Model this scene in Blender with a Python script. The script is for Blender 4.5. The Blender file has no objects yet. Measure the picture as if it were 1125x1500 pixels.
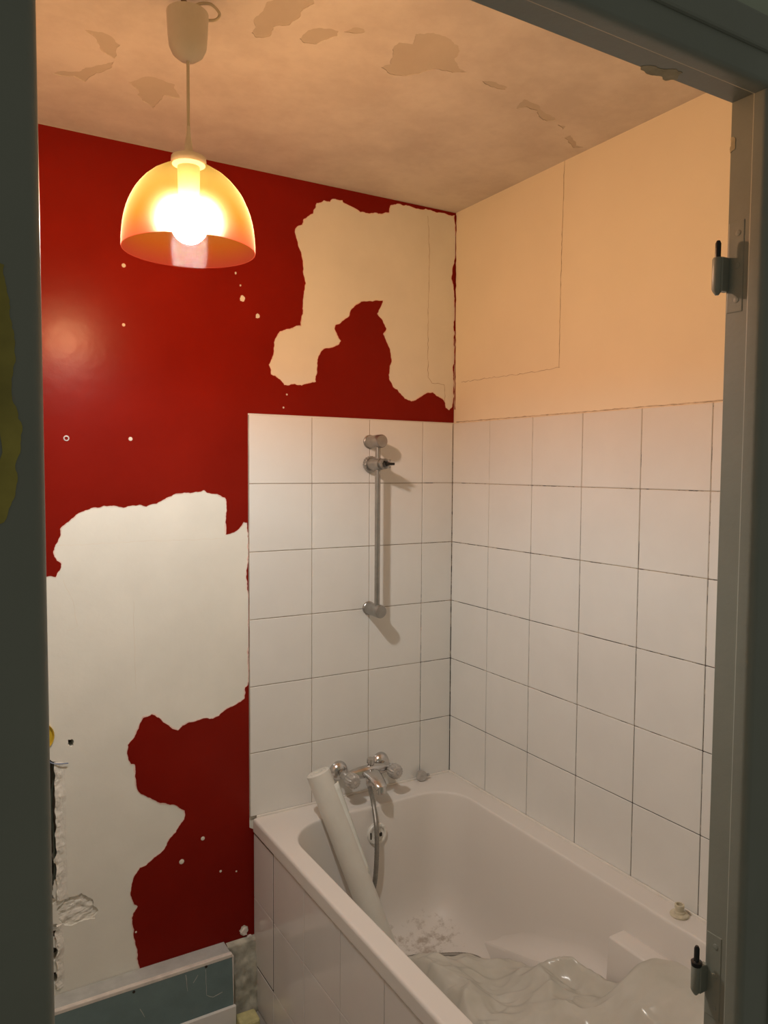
import bpy, bmesh, math, random
from mathutils import Vector, Matrix, noise
from mathutils.geometry import delaunay_2d_cdt
random.seed(7)
S = bpy.context.scene
COL = S.collection
PI = math.pi

# ------------------------------------------------------------------ camera
CAM = Vector((-1.5169, -2.1140, 1.6169))
RM = Matrix(((0.86111674, -0.50836876, 0.00625776),
             (-0.02340066, -0.05192746, -0.99837666),
             (0.50786845, 0.85957242, -0.05661177)))      # rows: right, down, forward
FPX = 1124.36
cd = bpy.data.cameras.new('camera'); cam = bpy.data.objects.new('camera', cd); COL.objects.link(cam)
rot = Matrix((RM[0], -RM[1], -RM[2])).transposed()
cam.matrix_world = Matrix.Translation(CAM) @ rot.to_4x4()
cd.sensor_fit = 'HORIZONTAL'; cd.sensor_width = 36.0; cd.lens = FPX / 1125 * 36; cd.clip_start = 0.02
S.camera = cam

def on(px, py, ax, v):
    """pixel of the photograph -> point on the plane axis[ax] = v"""
    d = RM.transposed() @ Vector(((px - 562.5) / FPX, (py - 750) / FPX, 1.0))
    return CAM + d * ((v - CAM[ax]) / d[ax])

# ------------------------------------------------------------------ world (dim hallway light) and exposure
w = bpy.data.worlds.new('world'); S.world = w; w.use_nodes = True
w.node_tree.nodes['Background'].inputs[0].default_value = (1.0, 1.0, 0.84, 1)
w.node_tree.nodes['Background'].inputs[1].default_value = 0.14
S.view_settings.view_transform = 'Standard'; S.view_settings.look = 'None'
S.view_settings.exposure = 0.0; S.view_settings.gamma = 1.0; S.view_settings.use_curve_mapping = False
BULB_STRENGTH = 790.0
BULB_COLOR = (1.0, 0.972, 0.915)

# ------------------------------------------------------------------ materials
MATS = {}
def nmat(name):
    m = bpy.data.materials.new(name); m.use_nodes = True
    nt = m.node_tree; MATS[name] = m
    return m, nt, nt.nodes['Principled BSDF']
def noise_node(nt, scale, detail=4, rough=.55, coord='Object'):
    tc = nt.nodes.new('ShaderNodeTexCoord'); n = nt.nodes.new('ShaderNodeTexNoise')
    n.inputs['Scale'].default_value = scale; n.inputs['Detail'].default_value = detail; n.inputs['Roughness'].default_value = rough
    nt.links.new(tc.outputs[coord], n.inputs['Vector']); return n
def ramp(nt, src, stops):
    r = nt.nodes.new('ShaderNodeValToRGB'); e = r.color_ramp.elements
    while len(e) < len(stops): e.new(.5)
    for k, (p, c) in enumerate(stops):
        e[k].position = p; e[k].color = (*c, 1) if len(c) == 3 else c
    nt.links.new(src, r.inputs[0]); return r
def mixrgb(nt, f, a, b):
    m = nt.nodes.new('ShaderNodeMix'); m.data_type = 'RGBA'
    for s, v in ((0, f), (6, a), (7, b)):
        if hasattr(v, 'links') or hasattr(v, 'is_linked'): nt.links.new(v, m.inputs[s])
        else: m.inputs[s].default_value = v if s == 0 else (*v, 1)
    return m.outputs[2]
def bump(nt, src, b, strength=.2, dist=.002):
    n = nt.nodes.new('ShaderNodeBump'); n.inputs['Strength'].default_value = strength; n.inputs['Distance'].default_value = dist
    nt.links.new(src, n.inputs['Height']); nt.links.new(n.outputs[0], b.inputs['Normal'])
def simple(name, col, rough=.5, metal=0, var=.08, scale=14, bumpk=0, bscale=60, spec=.5):
    m, nt, b = nmat(name)
    n = noise_node(nt, scale, 5)
    r = ramp(nt, n.outputs[0], [(.3, tuple(c * (1 - var) for c in col)), (.7, tuple(min(1, c * (1 + var)) for c in col))])
    nt.links.new(r.outputs[0], b.inputs['Base Color'])
    b.inputs['Roughness'].default_value = rough; b.inputs['Metallic'].default_value = metal
    b.inputs['Specular IOR Level'].default_value = spec
    if bumpk: bump(nt, noise_node(nt, bscale, 4).outputs[0], b, bumpk)
    return m

simple('plaster', (.785, .765, .69), .85, var=.05, scale=5, bumpk=.25, bscale=35)
simple('broken', (.77, .74, .67), .95, var=.08, scale=40, bumpk=.5, bscale=90)
simple('masonry', (.16, .14, .12), .95, var=.3, scale=30, bumpk=.8)
simple('torn', (.80, .60, .52), .9, var=.1, scale=60)
simple('cream', (.86, .775, .62), .7, var=.03, scale=3, bumpk=.15, bscale=30)
simple('crack', (.42, .33, .22), .9, var=.3, scale=60)
simple('edge_dirt', (.55, .46, .34), .9, var=.3, scale=60)
simple('filler', (.75, .68, .58), .85)
simple('hole', (.03, .025, .02), .9)
simple('tile', (.77, .757, .722), .32, var=.025, scale=7, spec=.4)
simple('tile_panel', (.74, .70, .67), .13, var=.02, scale=7, spec=.6)
simple('chrome', (.58, .57, .56), .22, metal=1, var=.1, scale=30)
simple('satin_metal', (.36, .345, .32), .33, metal=.85, var=.1, scale=40)
simple('knob_grey', (.52, .50, .48), .34, metal=.6, var=.2, scale=70, bumpk=.3, bscale=200)
simple('hose_metal', (.30, .285, .26), .42, metal=.7, var=.15, scale=90)
simple('black', (.012, .011, .010), .35)
simple('white_plastic', (.78, .76, .70), .35)
simple('ivory', (.72, .66, .53), .4)
simple('beige_plastic', (.62, .56, .42), .5, var=.15, scale=60)
simple('roll', (.70, .69, .635), .30, var=.04, scale=12, bumpk=.08, bscale=25)
simple('roll_edge', (.80, .84, .80), .4)
simple('teal', (.16, .235, .24), .75, var=.08, scale=20)
simple('gypsum', (.72, .66, .60), .9, var=.12, scale=30, bumpk=.5)
simple('board_top', (.48, .49, .47), .8, var=.15, scale=18, bumpk=.3)
simple('mortar', (.47, .45, .37), .95, var=.35, scale=25, bumpk=1.0, bscale=40)
simple('foam', (.56, .52, .26), .9, var=.2, scale=30, bumpk=.6)
simple('yellow_plastic', (.62, .42, .03), .4)
simple('cable', (.05, .06, .045), .5, var=.3, scale=30)
simple('blue_wire', (.20, .25, .36), .4)
simple('yellow_paint', (.33, .27, .05), .6, var=.3, scale=25)
simple('beige_chip', (.45, .38, .24), .8, var=.2, scale=50)
simple('bright_chip', (.72, .55, .38), .6, var=.3, scale=90)
simple('hall_wall', (.42, .46, .36), .8, var=.04)
simple('floor', (.33, .31, .28), .6, var=.15, scale=10)
simple('sealant', (.80, .76, .70), .45)
simple('cord', (.62, .55, .40), .5)
simple('hook', (.20, .13, .08), .6, metal=.3)

# red gloss paint, worn
m, nt, b = nmat('red')
n = noise_node(nt, 4, 6); r = ramp(nt, n.outputs[0], [(.3, (.185, .0075, .0032)), (.7, (.225, .010, .0045))])
nt.links.new(r.outputs[0], b.inputs['Base Color']); b.inputs['Roughness'].default_value = .27
b.inputs['Specular IOR Level'].default_value = .10
bump(nt, noise_node(nt, 30, 5).outputs[0], b, .22, .002)

# ceiling paint with dust and scrape marks
m, nt, b = nmat('ceiling_paint')
n1 = noise_node(nt, 3.2, 8, .68); n2 = noise_node(nt, 16, 6, .6)
r1 = ramp(nt, n1.outputs[0], [(.40, (.60, .525, .455)), (.60, (.72, .645, .56))])
r2 = ramp(nt, n2.outputs[0], [(.60, (0, 0, 0)), (.72, (1, 1, 1))])
sc = nt.nodes.new('ShaderNodeMath'); sc.operation = 'MULTIPLY'; sc.inputs[1].default_value = .22
nt.links.new(r2.outputs[0], sc.inputs[0])
nt.links.new(mixrgb(nt, sc.outputs[0], r1.outputs[0], (.55, .47, .40)), b.inputs['Base Color']); b.inputs['Roughness'].default_value = .6
bump(nt, n2.outputs[0], b, .2, .002)
simple('ceiling_bare', (.55, .475, .385), .85, var=.06, scale=9, bumpk=.3)

# grout: pale with black mould, more of it low down and in the corner
m, nt, b = nmat('grout')
tc = nt.nodes.new('ShaderNodeTexCoord'); sx = nt.nodes.new('ShaderNodeSeparateXYZ'); nt.links.new(tc.outputs['Object'], sx.inputs[0])
n = nt.nodes.new('ShaderNodeTexNoise'); n.inputs['Scale'].default_value = 13; n.inputs['Detail'].default_value = 6; n.inputs['Roughness'].default_value = .75
nt.links.new(tc.outputs['Object'], n.inputs['Vector'])
mr = nt.nodes.new('ShaderNodeMapRange'); mr.inputs[1].default_value = .6; mr.inputs[2].default_value = 1.8
mr.inputs[3].default_value = .09; mr.inputs[4].default_value = -.08
nt.links.new(sx.outputs[2], mr.inputs[0])
ad = nt.nodes.new('ShaderNodeMath'); ad.operation = 'ADD'; nt.links.new(n.outputs[0], ad.inputs[0]); nt.links.new(mr.outputs[0], ad.inputs[1])
r = ramp(nt, ad.outputs[0], [(.46, (.52, .44, .35)), (.53, (.055, .045, .04))])
nt.links.new(r.outputs[0], b.inputs['Base Color']); b.inputs['Roughness'].default_value = .9
simple('grout_pale', (.42, .36, .29), .9, var=.35, scale=12)
simple('grout_panel', (.17, .14, .12), .9, var=.2, scale=30)

# bath enamel with a dirty patch on its floor
m, nt, b = nmat('enamel')
tc = nt.nodes.new('ShaderNodeTexCoord'); n = nt.nodes.new('ShaderNodeTexNoise')
n.inputs['Scale'].default_value = 34; n.inputs['Detail'].default_value = 7; n.inputs['Roughness'].default_value = .7
nt.links.new(tc.outputs['Object'], n.inputs['Vector'])
vm = nt.nodes.new('ShaderNodeVectorMath'); vm.operation = 'DISTANCE'
mp = nt.nodes.new('ShaderNodeMapping'); mp.inputs['Scale'].default_value = (1, 1.3, 1.3); nt.links.new(tc.outputs['Object'], mp.inputs[0])
nt.links.new(mp.outputs[0], vm.inputs[0]); vm.inputs[1].default_value = (-.27, -.27 * 1.3, .21 * 1.3)
mr = nt.nodes.new('ShaderNodeMapRange'); mr.inputs[1].default_value = .03; mr.inputs[2].default_value = .23; mr.inputs[3].default_value = .13; mr.inputs[4].default_value = -.25
nt.links.new(vm.outputs['Value'], mr.inputs[0])
ad = nt.nodes.new('ShaderNodeMath'); ad.operation = 'ADD'; nt.links.new(n.outputs[0], ad.inputs[0]); nt.links.new(mr.outputs[0], ad.inputs[1])
r = ramp(nt, ad.outputs[0], [(.53, (0, 0, 0)), (.70, (.65, .65, .65))])
nt.links.new(mixrgb(nt, r.outputs[0], (.74, .70, .655), (.30, .23, .17)), b.inputs['Base Color'])
b.inputs['Roughness'].default_value = .45

# old grey-green gloss on the door frame
m, nt, b = nmat('frame_paint')
n = noise_node(nt, 6, 5); r = ramp(nt, n.outputs[0], [(.3, (.222, .232, .192)), (.7, (.255, .265, .222))])
nt.links.new(r.outputs[0], b.inputs['Base Color']); b.inputs['Roughness'].default_value = .42
bump(nt, noise_node(nt, 45, 5).outputs[0], b, .25, .002)

# pendant shade: tinted clear plastic, yellow-orange above, red at the rim
m, nt, b = nmat('shade'); nt.nodes.remove(b)
out = nt.nodes['Material Output']
tc = nt.nodes.new('ShaderNodeTexCoord'); sx = nt.nodes.new('ShaderNodeSeparateXYZ'); nt.links.new(tc.outputs['Object'], sx.inputs[0])
mr = nt.nodes.new('ShaderNodeMapRange'); mr.inputs[1].default_value = 0; mr.inputs[2].default_value = .155
nt.links.new(sx.outputs[2], mr.inputs[0])
rT = ramp(nt, mr.outputs[0], [(0, (.90, .45, .27)), (.3, (.87, .485, .22)), (.62, (.74, .40, .175)), (.9, (.42, .225, .095))])
rD = ramp(nt, mr.outputs[0], [(0, (1, .16, .07)), (.25, (1, .30, .03)), (.7, (1, .58, .10))])
tr = nt.nodes.new('ShaderNodeBsdfTransparent'); nt.links.new(rT.outputs[0], tr.inputs[0])
tl = nt.nodes.new('ShaderNodeBsdfTranslucent'); nt.links.new(rD.outputs[0], tl.inputs[0])
rf = nt.nodes.new('ShaderNodeBsdfRefraction'); rf.inputs['IOR'].default_value = 1.30; rf.inputs['Roughness'].default_value = .60
nt.links.new(rT.outputs[0], rf.inputs[0])
gl = nt.nodes.new('ShaderNodeBsdfGlossy'); gl.inputs['Roughness'].default_value = .08
def mixs(f, a, c):
    x = nt.nodes.new('ShaderNodeMixShader'); x.inputs[0].default_value = f
    nt.links.new(a.outputs[0], x.inputs[1]); nt.links.new(c.outputs[0], x.inputs[2]); return x
df = nt.nodes.new('ShaderNodeBsdfDiffuse'); nt.links.new(rD.outputs[0], df.inputs[0])
x = mixs(.022, tr, tl); x = mixs(.007, x, df); x = mixs(.14, x, rf); x = mixs(.0007, x, gl)
nt.links.new(x.outputs[0], out.inputs[0])

m, nt, b = nmat('bulb'); nt.nodes.remove(b)
em = nt.nodes.new('ShaderNodeEmission'); em.inputs[0].default_value = (*BULB_COLOR, 1); em.inputs[1].default_value = BULB_STRENGTH
nt.links.new(em.outputs[0], nt.nodes['Material Output'].inputs[0])

# crumpled polythene
m, nt, b = nmat('polythene')
n = noise_node(nt, 9, 5); r = ramp(nt, n.outputs[0], [(.3, (.66, .64, .56)), (.7, (.76, .74, .67))])
nt.links.new(r.outputs[0], b.inputs['Base Color']); b.inputs['Roughness'].default_value = .22
tl = nt.nodes.new('ShaderNodeBsdfTranslucent'); nt.links.new(r.outputs[0], tl.inputs[0])
x = nt.nodes.new('ShaderNodeMixShader'); x.inputs[0].default_value = .25
nt.links.new(b.outputs[0], x.inputs[1]); nt.links.new(tl.outputs[0], x.inputs[2]); nt.links.new(x.outputs[0], nt.nodes['Material Output'].inputs[0])
bump(nt, noise_node(nt, 14, 3, .5).outputs[0], b, .2, .006)

# ------------------------------------------------------------------ helpers
def tag(o, label=None, cat=None, group=None, kind=None):
    for k, v in (('label', label), ('category', cat), ('group', group), ('kind', kind)):
        if v: o[k] = v
    return o
def wloc(o):
    v = Vector((0, 0, 0))
    while o: v += o.location; o = o.parent
    return v
def mesh(name, verts, faces, mat, parent=None, smooth=False, loc=None, recalc=True):
    """vertices in world coordinates; the object's origin goes to loc"""
    me = bpy.data.meshes.new(name); o = bpy.data.objects.new(name, me); COL.objects.link(o)
    loc = Vector(loc) if loc is not None else (wloc(parent) if parent else Vector((0, 0, 0)))
    o.parent = parent; o.location = loc - (wloc(parent) if parent else Vector((0, 0, 0)))
    me.from_pydata([Vector(v) - loc for v in verts], [], faces)
    if recalc:
        bm = bmesh.new(); bm.from_mesh(me); bmesh.ops.recalc_face_normals(bm, faces=bm.faces); bm.to_mesh(me); bm.free()
    me.materials.append(MATS[mat])
    if smooth:
        me.polygons.foreach_set('use_smooth', [True] * len(me.polygons))
    me.update(); return o
def from_bm(name, bm, mat, parent=None, smooth=False, loc=None):
    bm.verts.index_update()
    v = [x.co.copy() for x in bm.verts]; f = [[q.index for q in p.verts] for p in bm.faces]; bm.free()
    o = mesh(name, v, f, mat, parent, smooth, loc)
    return o
def empty(name, loc, label=None, cat=None, group=None, kind=None):
    o = bpy.data.objects.new(name, None); COL.objects.link(o); o.location = loc; o.empty_display_size = .05
    return tag(o, label, cat, group, kind)
def box_bm(lo, hi, bev=0, seg=1):
    bm = bmesh.new(); bmesh.ops.create_cube(bm, size=1)
    lo, hi = Vector(lo), Vector(hi)
    for v in bm.verts:
        v.co = Vector([(lo[i] + hi[i]) / 2 + v.co[i] * (hi[i] - lo[i]) for i in range(3)])
    if bev: bmesh.ops.bevel(bm, geom=bm.edges[:], offset=bev, segments=seg, affect='EDGES', profile=.5)
    return bm
def box(name, lo, hi, mat, parent=None, bev=0, seg=1, loc=None, smooth=False):
    return from_bm(name, box_bm(lo, hi, bev, seg), mat, parent, smooth, loc)
def autosmooth(o, ang=35):
    me = o.data; me.polygons.foreach_set('use_smooth', [True] * len(me.polygons))
    bm = bmesh.new(); bm.from_mesh(me)
    for e in bm.edges:
        if len(e.link_faces) == 2 and e.calc_face_angle() > math.radians(ang): e.smooth = False
    bm.to_mesh(me); bm.free(); return o
def lathe(name, prof, origin, axis, mat, parent=None, n=28, flute=None, loc=None, ang=40):
    """prof: (distance along axis, radius); closed where the radius is 0"""
    axis = Vector(axis).normalized(); u = axis.orthogonal().normalized(); v = axis.cross(u); o0 = Vector(origin)
    vs, fs = [], []
    for (a, r) in prof:
        for k in range(n):
            t = 2 * PI * k / n; rr = max(r, 1e-5) * (1 + (flute if (flute and k % 2 and r > .001) else 0))
            vs.append(o0 + axis * a + (u * math.cos(t) + v * math.sin(t)) * rr)
    for i in range(len(prof) - 1):
        for k in range(n):
            k2 = (k + 1) % n; fs.append((i * n + k, i * n + k2, (i + 1) * n + k2, (i + 1) * n + k))
    if prof[0][1] > 0 and prof[0] != prof[-1]: fs.append(tuple(range(n - 1, -1, -1)))
    if prof[-1][1] > 0 and prof[0] != prof[-1]: fs.append(tuple(range((len(prof) - 1) * n, len(prof) * n)))
    return autosmooth(mesh(name, vs, fs, mat, parent, False, loc), ang)
def spline(pts, per=8):
    P = [Vector(p) for p in pts]; out = []
    for i in range(len(P) - 1):
        p0 = P[max(i - 1, 0)]; p1 = P[i]; p2 = P[i + 1]; p3 = P[min(i + 2, len(P) - 1)]
        for k in range(per):
            t = k / per
            out.append(.5 * ((2 * p1) + (p2 - p0) * t + (2 * p0 - 5 * p1 + 4 * p2 - p3) * t * t + (3 * p1 - p0 - 3 * p2 + p3) * t ** 3))
    out.append(P[-1]); return out
def tube(name, pts, r, mat, parent=None, n=12, per=8, rib=0, loc=None):
    P = spline(pts, per) if per > 1 else [Vector(p) for p in pts]
    vs, fs = [], []; u = None
    R = r if callable(r) else (lambda t: r)
    for i, p in enumerate(P):
        d = (P[min(i + 1, len(P) - 1)] - P[max(i - 1, 0)]).normalized()
        u = d.orthogonal().normalized() if u is None else (u - d * u.dot(d)).normalized()
        v = d.cross(u); rr = R(i / (len(P) - 1)) * (1 - (rib if i % 2 else 0))
        for k in range(n):
            t = 2 * PI * k / n; vs.append(p + (u * math.cos(t) + v * math.sin(t)) * rr)
    for i in range(len(P) - 1):
        for k in range(n):
            k2 = (k + 1) % n; fs.append((i * n + k, i * n + k2, (i + 1) * n + k2, (i + 1) * n + k))
    fs.append(tuple(range(n - 1, -1, -1))); fs.append(tuple(range((len(P) - 1) * n, len(P) * n)))
    return autosmooth(mesh(name, vs, fs, mat, parent, False, loc), 50)

# --- flat layers with ragged outlines. A plane is (axis, value, direction of its face)
def ragged(loop, amp=.14, step=.006, seed=0):
    rnd = random.Random(seed); pts = [Vector(p[:2]) for p in loop]
    while True:
        out = []; split = False
        for i, p in enumerate(pts):
            q = pts[(i + 1) % len(pts)]; d = q - p; out.append(p)
            if d.length > step:
                nrm = Vector((-d.y, d.x)); out.append((p + q) / 2 + nrm * rnd.uniform(-amp, amp)); split = True
        pts = out
        if not split: return pts
def inside(p, loops):
    c = False
    for L in loops:
        j = len(L) - 1
        for i in range(len(L)):
            a, b_ = L[i], L[j]
            if (a.y > p.y) != (b_.y > p.y) and p.x < (b_.x - a.x) * (p.y - a.y) / (b_.y - a.y) + a.x: c = not c
            j = i
    return c
def lift(p, ax, v):
    return {0: (v, p.x, p.y), 1: (p.x, v, p.y), 2: (p.x, p.y, v)}[ax]
def sheet(name, loops, ax, face, back, mat, parent=None, label=None):
    """flat layer between coordinate face (seen) and back along axis ax; loops[0] outline, others holes"""
    loops = [[Vector(p[:2]) for p in L] for L in loops]
    co, ed = [], []
    for L in loops:
        s = len(co); co += L; ed += [(s + i, s + (i + 1) % len(L)) for i in range(len(L))]
    v2, e2, f2, *_ = delaunay_2d_cdt(co, ed, [], 0, 1e-6)
    tris = [f for f in f2 if inside((v2[f[0]] + v2[f[1]] + v2[f[2]]) / 3, loops)]
    n = len(v2); vs = [lift(p, ax, face) for p in v2] + [lift(p, ax, back) for p in v2]
    fs = [tuple(f) for f in tris] + [tuple(i + n for i in reversed(f)) for f in tris]
    cnt = {}
    for f in tris:
        for i in range(3):
            a, b_ = f[i], f[(i + 1) % 3]; k = (min(a, b_), max(a, b_)); cnt[k] = cnt.get(k, 0) + 1
    fs += [(a, b_, b_ + n, a + n) for (a, b_), c in cnt.items() if c == 1]
    return mesh(name, vs, fs, mat, parent)
def band(name, loop, wid, ax, face, back, mat, parent=None, seed=0):
    """narrow torn strip along the inner side of a hole's outline"""
    rnd = random.Random(seed); L = loop; n = len(L)
    area = sum(L[i].x * L[(i + 1) % n].y - L[(i + 1) % n].x * L[i].y for i in range(n)); sg = 1 if area > 0 else -1
    vs, fs = [], []
    for i in range(n):
        d = (L[(i + 2) % n] - L[i - 2]).normalized(); nr = Vector((-d.y, d.x)) * sg
        k = wid * (.35 + .65 * abs(noise.noise(Vector((i * .11, seed, 0)))) * 2 + rnd.uniform(0, .25))
        a = L[i] - nr * .0006; q = L[i] + nr * k
        vs += [lift(a, ax, face), lift(q, ax, face), lift(q, ax, back)]
    for i in range(n):
        j = (i + 1) % n; fs += [(3 * i, 3 * j, 3 * j + 1, 3 * i + 1), (3 * i + 1, 3 * j + 1, 3 * j + 2, 3 * i + 2)]
    return mesh(name, vs, fs, mat, parent, recalc=False)
def ribbon(name, pts, wid, ax, face, back, mat, parent, seed=0, jit=.0015):
    rnd = random.Random(seed); P = [Vector(p[:2]) for p in pts]; Q = []
    for i in range(len(P) - 1):
        m_ = max(2, int((P[i + 1] - P[i]).length / .012))
        for k in range(m_): Q.append(P[i].lerp(P[i + 1], k / m_) + Vector((rnd.uniform(-jit, jit), rnd.uniform(-jit, jit))))
    Q.append(P[-1]); left, right = [], []
    for i, p in enumerate(Q):
        d = (Q[min(i + 1, len(Q) - 1)] - Q[max(i - 1, 0)]).normalized(); nr = Vector((-d.y, d.x)); k = wid * rnd.uniform(.35, 1) / 2
        left.append(p + nr * k); right.append(p - nr * k)
    return sheet(name, [left + right[::-1]], ax, face, back, mat, parent)
def bw(px, py, v=.006):
    p = on(px, py, 1, v); return Vector((p.x, p.z))
def rw(px, py, v=.006):
    p = on(px, py, 0, v); return Vector((p.y, p.z))
def cl(px, py):
    p = on(px, py, 2, CEIL); return Vector((p.x, p.y))
def zoomed(pts, x0, y0, s): return [(x0 + x / s, y0 + y / s) for x, y in pts]

CEIL = 2.465; XL = -2.20; YF = -1.548; RIM = .577
# ------------------------------------------------------------------ outlines of the peeled places, back wall
up = zoomed([(712,100),(706,133),(640,133),(572,131),(545,112),(520,100),(490,85),(487,75),(460,72),(437,70),(428,82),(400,75),(392,82),(365,88),(360,110),(350,122),(348,138),(322,152),(303,165),(297,190),(268,205),(262,225),(272,260),(277,285),(292,320),(300,360),(303,400),(308,440),(314,465),(305,505),(301,560),(300,610),(290,665),(240,680),(192,692),(175,720),(163,770),(155,820),(140,850),(150,875),(150,895),(185,915),(213,945),(260,940),(295,948),(330,937),(362,930),(368,880),(370,830),(385,790),(405,773),(440,768),(470,755),(480,738),(462,708),(450,680),(455,662),(495,638),(520,618),(525,595),(550,568),(575,553),(630,552),(677,548),(665,580),(650,610),(675,640),(693,680),(678,705),(695,745),(710,775),(718,830),(708,880),(706,915),(725,955),(760,985),(780,1010),(812,1022),(845,1008),(865,995),(912,980),(930,997),(955,1010),(970,1030),(972,1052),(990,1064),(1003,1050),(1007,1030),(1009,900),(1011,750),(1014,550),(1017,350),(1019,200),(1016,146),(960,135),(905,122),(800,101),(745,91)], 350, 270, 3.2143)
lo_ = zoomed([(90,483),(130,485),(148,455),(155,425),(135,410),(118,370),(135,330),(150,300),(150,265),(200,220),(240,190),(290,170),(350,158),(400,158),(440,168),(480,157),(545,163),(590,150),(630,128),(680,103),(720,98),(770,95),(808,87),(825,100),(870,105),(905,122),(912,160),(910,215),(909,290),(935,283),(975,255),(990,233),(1005,237),(1009,300),(1013,330),(1010,420),(1011,560),(1013,690),(1011,850),(1009,980),(997,990),(995,1040),(960,1065),(900,1098),(850,1133),(820,1130),(790,1138),(740,1150),(710,1165),(690,1187),(665,1180),(640,1160),(610,1135),(570,1113),(530,1130)], 40, 690, 3.125)
lo_ += zoomed([(500,100),(460,160),(457,190),(462,225),(475,247),(490,248),(495,290),(500,350),(510,375),(545,395),(580,412),(640,430),(690,443),(720,460),(718,500),(690,540),(660,580),(610,655),(580,675),(545,710),(515,722),(490,760),(475,820),(473,850),(490,890),(505,898),(485,930),(480,970),(487,1040),(497,1080),(503,1110),(510,1165),(515,1260)], 40, 1040, 3.125)
UP = ragged([bw(*p) for p in up], .10, .006, 1)
LOW = [bw(*p) for p in lo_] + [Vector((-1.3, .06)), Vector((-1.62, .10)), Vector((-1.70, .6)), Vector((-1.62, 1.2)), Vector((-1.42, 1.345)), Vector((-1.30, 1.335))]
LOW = ragged(LOW, .10, .006, 2)
TOPZ = 1.7699; ROWS = [TOPZ, 1.57, 1.3705, 1.171, .9714, .7719, RIM + .003]
# ------------------------------------------------------------------ wall_back
chase = ragged([bw(*p) for p in [(71,1113),(84,1116),(87,1150),(84,1185),(87,1215),(83,1245),(86,1280),(82,1318),(72,1330),(62,1330),(60,1220),(61,1113)]], .16, .006, 3)
spall = ragged([bw(*p) for p in [(84,1330),(98,1314),(120,1308),(134,1316),(144,1334),(139,1346),(118,1350),(96,1356),(86,1346)]], .14, .006, 4)
rec = [ragged([bw(x + dx * s, y + dy * s) for dx, dy in [(-1,-.9),(.3,-1.2),(1,-.2),(.8,1),(-.2,1.4),(-1.1,.6)]], .15, .004, 5 + k) for k, (x, y, s) in enumerate([(80,1364,9),(79,1398,8),(80,1432,7),(104,1088,4.5)])]
WB = sheet('wall_back', [[(XL - .05, -.02), (.10, -.02), (.10, CEIL + .05), (XL - .05, CEIL + .05)], chase, spall] + rec, 1, .006, .045, 'plaster')
tag(WB, 'back wall of plaster with peeling red paint and white tiles', kind='structure')
box('masonry', (XL - .05, .045, -.02), (.10, .16, CEIL + .05), 'masonry', WB)
# rough floor of the spalled place
bm = bmesh.new(); g = 26
c0 = bw(70, 1368); c1 = bw(160, 1296); vv = []
for i in range(g + 1):
    for j in range(g + 1):
        p = Vector((c0.x + (c1.x - c0.x) * i / g, c0.y + (c1.y - c0.y) * j / g))
        d = .0115 + .004 * noise.fractal(Vector((p.x * 60, p.y * 60, 2)), .8, 2, 4)
        vv.append(bm.verts.new((p.x, max(d, .0075), p.y)))
for i in range(g):
    for j in range(g): bm.faces.new((vv[i * (g + 1) + j], vv[(i + 1) * (g + 1) + j], vv[(i + 1) * (g + 1) + j + 1], vv[i * (g + 1) + j + 1]))
tag(from_bm('broken_plaster', bm, 'broken', WB), 'broken plaster crater')
# broken margin of the chase: rough plaster standing a little proud, thinning out to the right
for k, (x0, x1, y0, y1) in enumerate([(83, 97, 1114, 1322), (83, 94, 1352, 1450)]):
    bm = bmesh.new(); gx, gz = 14, 90; vv = []
    a_, b_ = bw(x0, y1), bw(x1, y0)
    for i in range(gx + 1):
        for j in range(gz + 1):
            x = a_.x + (b_.x - a_.x) * i / gz * gz / gx; z = a_.y + (b_.y - a_.y) * j / gz
            q = .5 + .5 * noise.noise(Vector((k * 5, z * 28, .5))); edge = i / gx
            hgt = .0075 * max(0, (.25 + q) - edge) + .004 * noise.fractal(Vector((x * 70, z * 50, 3)), .8, 2, 4) * (1 - edge)
            if i == gx or j in (0, gz): hgt = -.001
            x += .006 * noise.noise(Vector((z * 45, 8, k))) * (1 - edge)
            vv.append(bm.verts.new((x, .0058 - hgt, z)))
    for i in range(gx):
        for j in range(gz): bm.faces.new((vv[i * (gz + 1) + j], vv[(i + 1) * (gz + 1) + j], vv[(i + 1) * (gz + 1) + j + 1], vv[i * (gz + 1) + j + 1]))
    tag(from_bm('broken_margin', bm, 'broken', WB), 'crumbling plaster beside the chased channel')
# red paint
dots = [(181,389,3),(181,476,2.4),(191,643,3),(420,578,1.6),(415,597,1.6),(297,1228,3.2),(266,1262,4),(323,1276,2),(346,1276,1.5),(199,1365,1.5)]
rh = []
for k, (x, y, s) in enumerate([(345,400,2.2),(352,418,1.8),(355,437,5),(377,463,4),(357,1363,8)]):
    rh.append(ragged([bw(x + s * math.cos(t) * random.uniform(.6, 1), y - s * 1.2 * math.sin(t) * random.uniform(.6, 1)) for t in [i * PI / 4 for i in range(8)]], .16, .004, 30 + k))
topedge = []
xx = 0.0
outer = [Vector((XL, 0)), Vector((-.708, 0)), Vector((-.708, RIM - .04)), Vector((-.7235, RIM - .03)), Vector((-.7235, TOPZ + .004)), Vector((.0055, TOPZ + .002)), Vector((.0055, CEIL - .001)), Vector((XL, CEIL - .001))]
RED = sheet('red_paint', [outer, UP, LOW] + rh, 1, .0048, .006, 'red', WB)
tag(RED, 'glossy red paint, peeled away in two large places')
band('torn_edge', UP, .0030, 1, .0054, .006, 'torn', WB, 1); band('torn_edge', LOW, .0034, 1, .0054, .006, 'torn', WB, 2)
for k, (x, y, s) in enumerate(dots):
    c = bw(x, y); lathe('filler_spot', [(0, s * .0019), (.0012, s * .0016), (.0018, 0)], (c.x, .005, c.y), (0, -1, 0), 'filler', WB, 9)
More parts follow.
